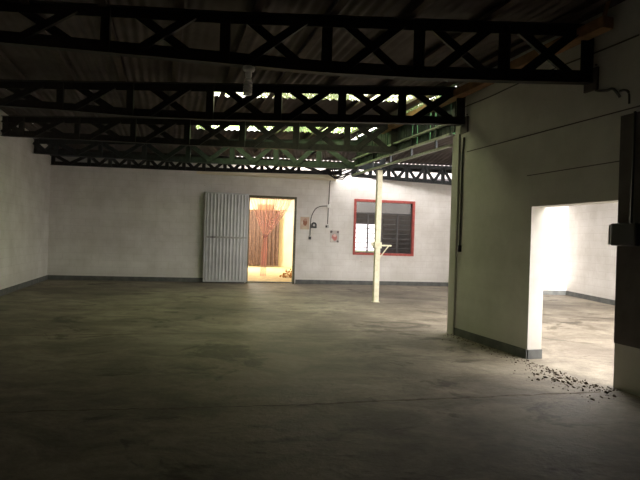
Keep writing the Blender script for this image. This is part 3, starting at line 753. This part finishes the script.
# lace curtain in the doorway: gathered at the middle, tail below
def lace(name):
    zt_ = zt-.04; xa, xb = .03, (sd1-sd0)-.10
    kx, kz = (wx(266, 235)-sd0), s_on(back_line, 266, 236)[1]
    ke, ze = (wx(263.6, 275)-sd0), s_on(back_line, 263, 276.5)[1]
    bm = bmesh.new(); nx, nz = 130, 44; g = []
    for j in range(nz+1):
        t = j/nz; z = zt_+(ze-zt_)*t; tk = (zt_-kz)/(zt_-ze)
        row = []
        for i in range(nx+1):
            s = i/nx
            if t < tk:
                q = t/tk; xt = xa+(xb-xa)*s; kn = kx+(s-.5)*.13
                # sides swing in as a catenary
                e = q**(1.12+.2*s)
                x = xt+(kn-xt)*e; dep = .02+.05*q*(1-q)*4*.5
                y = dep*math.sin(s*11*2*math.pi)+.05*q
            else:
                q = (t-tk)/(1-tk); w = .12+.07*min(1, q*3)
                x = kx+(ke-kx)*q+(s-.5)*w; y = .05+.035*math.sin(s*9*2*math.pi)
            row.append(bm.verts.new((x, y, z)))
        g.append(row)
    uv = bm.loops.layers.uv.new('UVMap')
    for j in range(nz):
        for i in range(nx):
            f = bm.faces.new((g[j][i], g[j][i+1], g[j+1][i+1], g[j+1][i]))
            for lp, (ii, jj) in zip(f.loops, ((i, j), (i+1, j), (i+1, j+1), (i, j+1))): lp[uv].uv = (ii/nx, jj/nz)
    root = empty(name, (bp0+bd*sd0).to_tuple(), ba, 'sheer pink lace curtain gathered and tied in the middle of the doorway', 'curtain')
    root.location = bp0+bd*sd0+V((-bd.y, bd.x, 0))*.26
    link('lace_cloth', bm, M['lace'], root, True)
    bm = bmesh.new(); tube(bm, [(-.05, 0, zt_+.01), (sd1-sd0+.05, 0, zt_+.01)], .008); link('curtain_wire', bm, M['cable'], root)
    bm = bmesh.new(); lathe(bm, [(.075, kz-.03), (.085, kz), (.075, kz+.03)], 16, (kx, .05)); link('curtain_tie', bm, noisy('rose_ribbon', (.75, .32, .32), (.8, .4, .38), 10), root, True)
lace('lace_curtain')
bm = bmesh.new(); box(bm, .02, sd1-sd0-.02, -.0, .24, .0, .035, .01)
o = link('door_3', bm, M['skirting']); o.name = 'trim_1'; o.location = (bp0+bd*sd0); o.rotation_euler = (0, 0, ba); struct(o)

# ------------------------------------------------------------------ floor: joints, crumbs
def joint(a, b, w=.02):
    bm = bmesh.new(); d = (b-a); n = V((-d.y, d.x, 0)).normalized(); K = 40; prev = None
    for i in range(K+1):
        p = a+d*i/K+n*random.uniform(-.015, .015); ww = w*random.uniform(.3, 1.1)
        cur = (bm.verts.new((p.x+n.x*ww, p.y+n.y*ww, .0015)), bm.verts.new((p.x-n.x*ww, p.y-n.y*ww, .0015)))
        if prev: bm.faces.new((prev[0], cur[0], cur[1], prev[1]))
        prev = cur
    struct(link('trim_floor_joint', bm, M['dirt']))
joint(G(-20, 413), G(300, 405), .014); joint(G(300, 405), G(600, 392), .022)
joint(G(-20, 336), G(440, 331), .016); 
bm = bmesh.new()
def crumb(x, y, s):
    mtx = Matrix.Translation((x, y, s*.25)) @ Matrix.Rotation(random.random()*3, 4, V((random.random(), random.random(), 1))) @ Matrix.Diagonal((s, s*random.uniform(.5, 1.1), s*random.uniform(.25, .5), 1))
    bmesh.ops.create_icosphere(bm, subdivisions=1, radius=1, matrix=mtx)
for k in range(650):
    px = random.gauss(560, 24); py = 350+(px-510)*.33+random.gauss(7, 7)
    p = G(px, max(py, 352)); s = (p-part_a).dot(pd); n = V((pd.y, -pd.x, 0)); n = n if n.x < 0 else -n
    dd = (p-part_a).dot(n)
    if dd < .05 or (dd < .1): continue
    crumb(p.x, p.y, random.choice([.003, .004, .005, .006, .008, .010, .012, .022]))
for k in range(260):
    s = random.uniform(.1, 3.3); dd = abs(random.gauss(.02, .12))+.03; p = on_part(s, 0, dd); crumb(p.x, p.y, random.uniform(.006, .014))
o = link('dirt_crumbs', bm, M['dirt']); tag(o, 'dry dirt crumbs scattered on the floor along the partition opening', 'dirt', kind='stuff')

# ------------------------------------------------------------------ trees outside
def tree(x, y, h, r, n, label, seed):
    rnd = random.Random(seed)
    root = empty('leafy_tree', (x, y, -.15), 0, label, 'tree', None)
    bm = bmesh.new(); tube(bm, [(0, 0, 0), (.1, .05, h*.3), (-.05, .1, h*.6), (.05, 0, h*.9)], [.28, .2, .13, .04], 10)
    for k in range(7):
        a = rnd.random()*6.28; z = h*rnd.uniform(.35, .75)
        tube(bm, [(0, 0, z), (math.cos(a)*r*.45, math.sin(a)*r*.45, z+h*.1), (math.cos(a)*r*.8, math.sin(a)*r*.8, z+h*.18)], [.09, .05, .02], 6)
    link('trunk', bm, M['bark'], root, True)
    bm = bmesh.new(); cl = []
    for k in range(60):
        a = rnd.random()*6.28; e = rnd.uniform(-1, 1); rr = r*rnd.random()**.4
        cl.append(V((rr*math.cos(a)*math.sqrt(1-e*e), rr*math.sin(a)*math.sqrt(1-e*e), h*.62+e*h*.36*rnd.random()**.5)))
    for k in range(n):
        c = rnd.choice(cl); p = c+V((rnd.gauss(0, .45), rnd.gauss(0, .45), rnd.gauss(0, .35)))
        s = rnd.uniform(.09, .17); ax = V((rnd.gauss(0, 1), rnd.gauss(0, 1), rnd.gauss(0, .6))).normalized(); t = ax.orthogonal().normalized()
        t = (Matrix.Rotation(rnd.random()*6.28, 3, ax) @ t); b = ax.cross(t)
        bm.faces.new([bm.verts.new(p+t*s*q[0]+b*s*q[1]) for q in ((-1, 0), (0, .42), (1, 0), (0, -.42))])
    link('crown', bm, M['leaf'], root)
tree(-10.5, 31, 13.5, 4.1, 12000, 'leafy tree outside, glimpsed through the left ends of the roof strips', 1)
tree(-1.5, 33, 14.5, 4.1, 12000, 'leafy tree outside, glimpsed through the middle of the roof strips', 2)
tree(7.5, 31, 13.5, 4.1, 12000, 'leafy tree outside, glimpsed through the right ends of the roof strips', 3)

# ------------------------------------------------------------------ light
w = bpy.data.worlds.new('sky'); bpy.context.scene.world = w; w.use_nodes = True
nt = w.node_tree; bg = nt.nodes['Background']; bg.inputs[0].default_value = (1.0, .95, .90, 1); bg.inputs[1].default_value = 6.0
def portal(name, loc, rot, sx, sy):
    l = bpy.data.lights.new(name, 'AREA'); l.shape = 'RECTANGLE'; l.size = sx; l.size_y = sy; l.cycles.is_portal = True
    o = bpy.data.objects.new(name, l); C.objects.link(o); o.location = loc; o.rotation_euler = rot
portal('daylight_portal', ((xl(9)+(xr(9)-xl(9))*(sa0+sa1)/2), 9.0, ROOF+.1), (0, 0, 0), 4.6, 1.0)
portal('daylight_portal', ((xl(11.65)+(xr(11.65)-xl(11.65))*(sb0+sb1)/2), 11.65, ROOF+.1), (0, 0, 0), 4.6, 1.1)
portal('daylight_portal', ((xr(6)+xw(6))/2, 4.5, ROOF+.1), (0, 0, 0), 6.5, 11.2)
portal('daylight_portal', (1.9, yback(1.9)-.5, ROOF+.1), (0, 0, ba), 9.4, 1.4)
portal('daylight_portal', (6.5, -1.2, 2.0), (math.radians(90), 0, math.radians(180)), 4.0, 4.0)
def lamp(name, loc, e, col, r=.1):
    l = bpy.data.lights.new(name, 'POINT'); l.energy = e; l.color = col; l.shadow_soft_size = r
    o = bpy.data.objects.new(name, l); C.objects.link(o); o.location = loc; return o
lamp('room_lamp_light', (-3.4, 23.0, 2.75), 330, (1, .93, .78), .4)

sl = bpy.data.lights.new('sun', 'SUN'); sl.energy = 5; sl.angle = math.radians(1); sl.color = (1, .95, .88)
so_ = bpy.data.objects.new('sun', sl); C.objects.link(so_); so_.location = (6, -8, 8)
so_.rotation_euler = V((0, math.cos(math.radians(14)), -math.sin(math.radians(14)))).to_track_quat('-Z', 'Y').to_euler()

# ------------------------------------------------------------------ camera
cam = bpy.data.cameras.new('camera'); co = bpy.data.objects.new('camera', cam); C.objects.link(co)
cam.sensor_width = 36; cam.lens = F/640*36; cam.clip_start = .05; cam.clip_end = 300
co.matrix_world = Matrix.Translation((0, 0, EYE)) @ Matrix.Rotation(math.radians(90), 4, 'X') @ Matrix.Rotation(R, 4, 'Z')
sc = bpy.context.scene; sc.camera = co
sc.view_settings.view_transform = 'Standard'; sc.view_settings.look = 'None'; sc.view_settings.gamma = 1; sc.view_settings.exposure = .58
sc.view_settings.use_curve_mapping = False
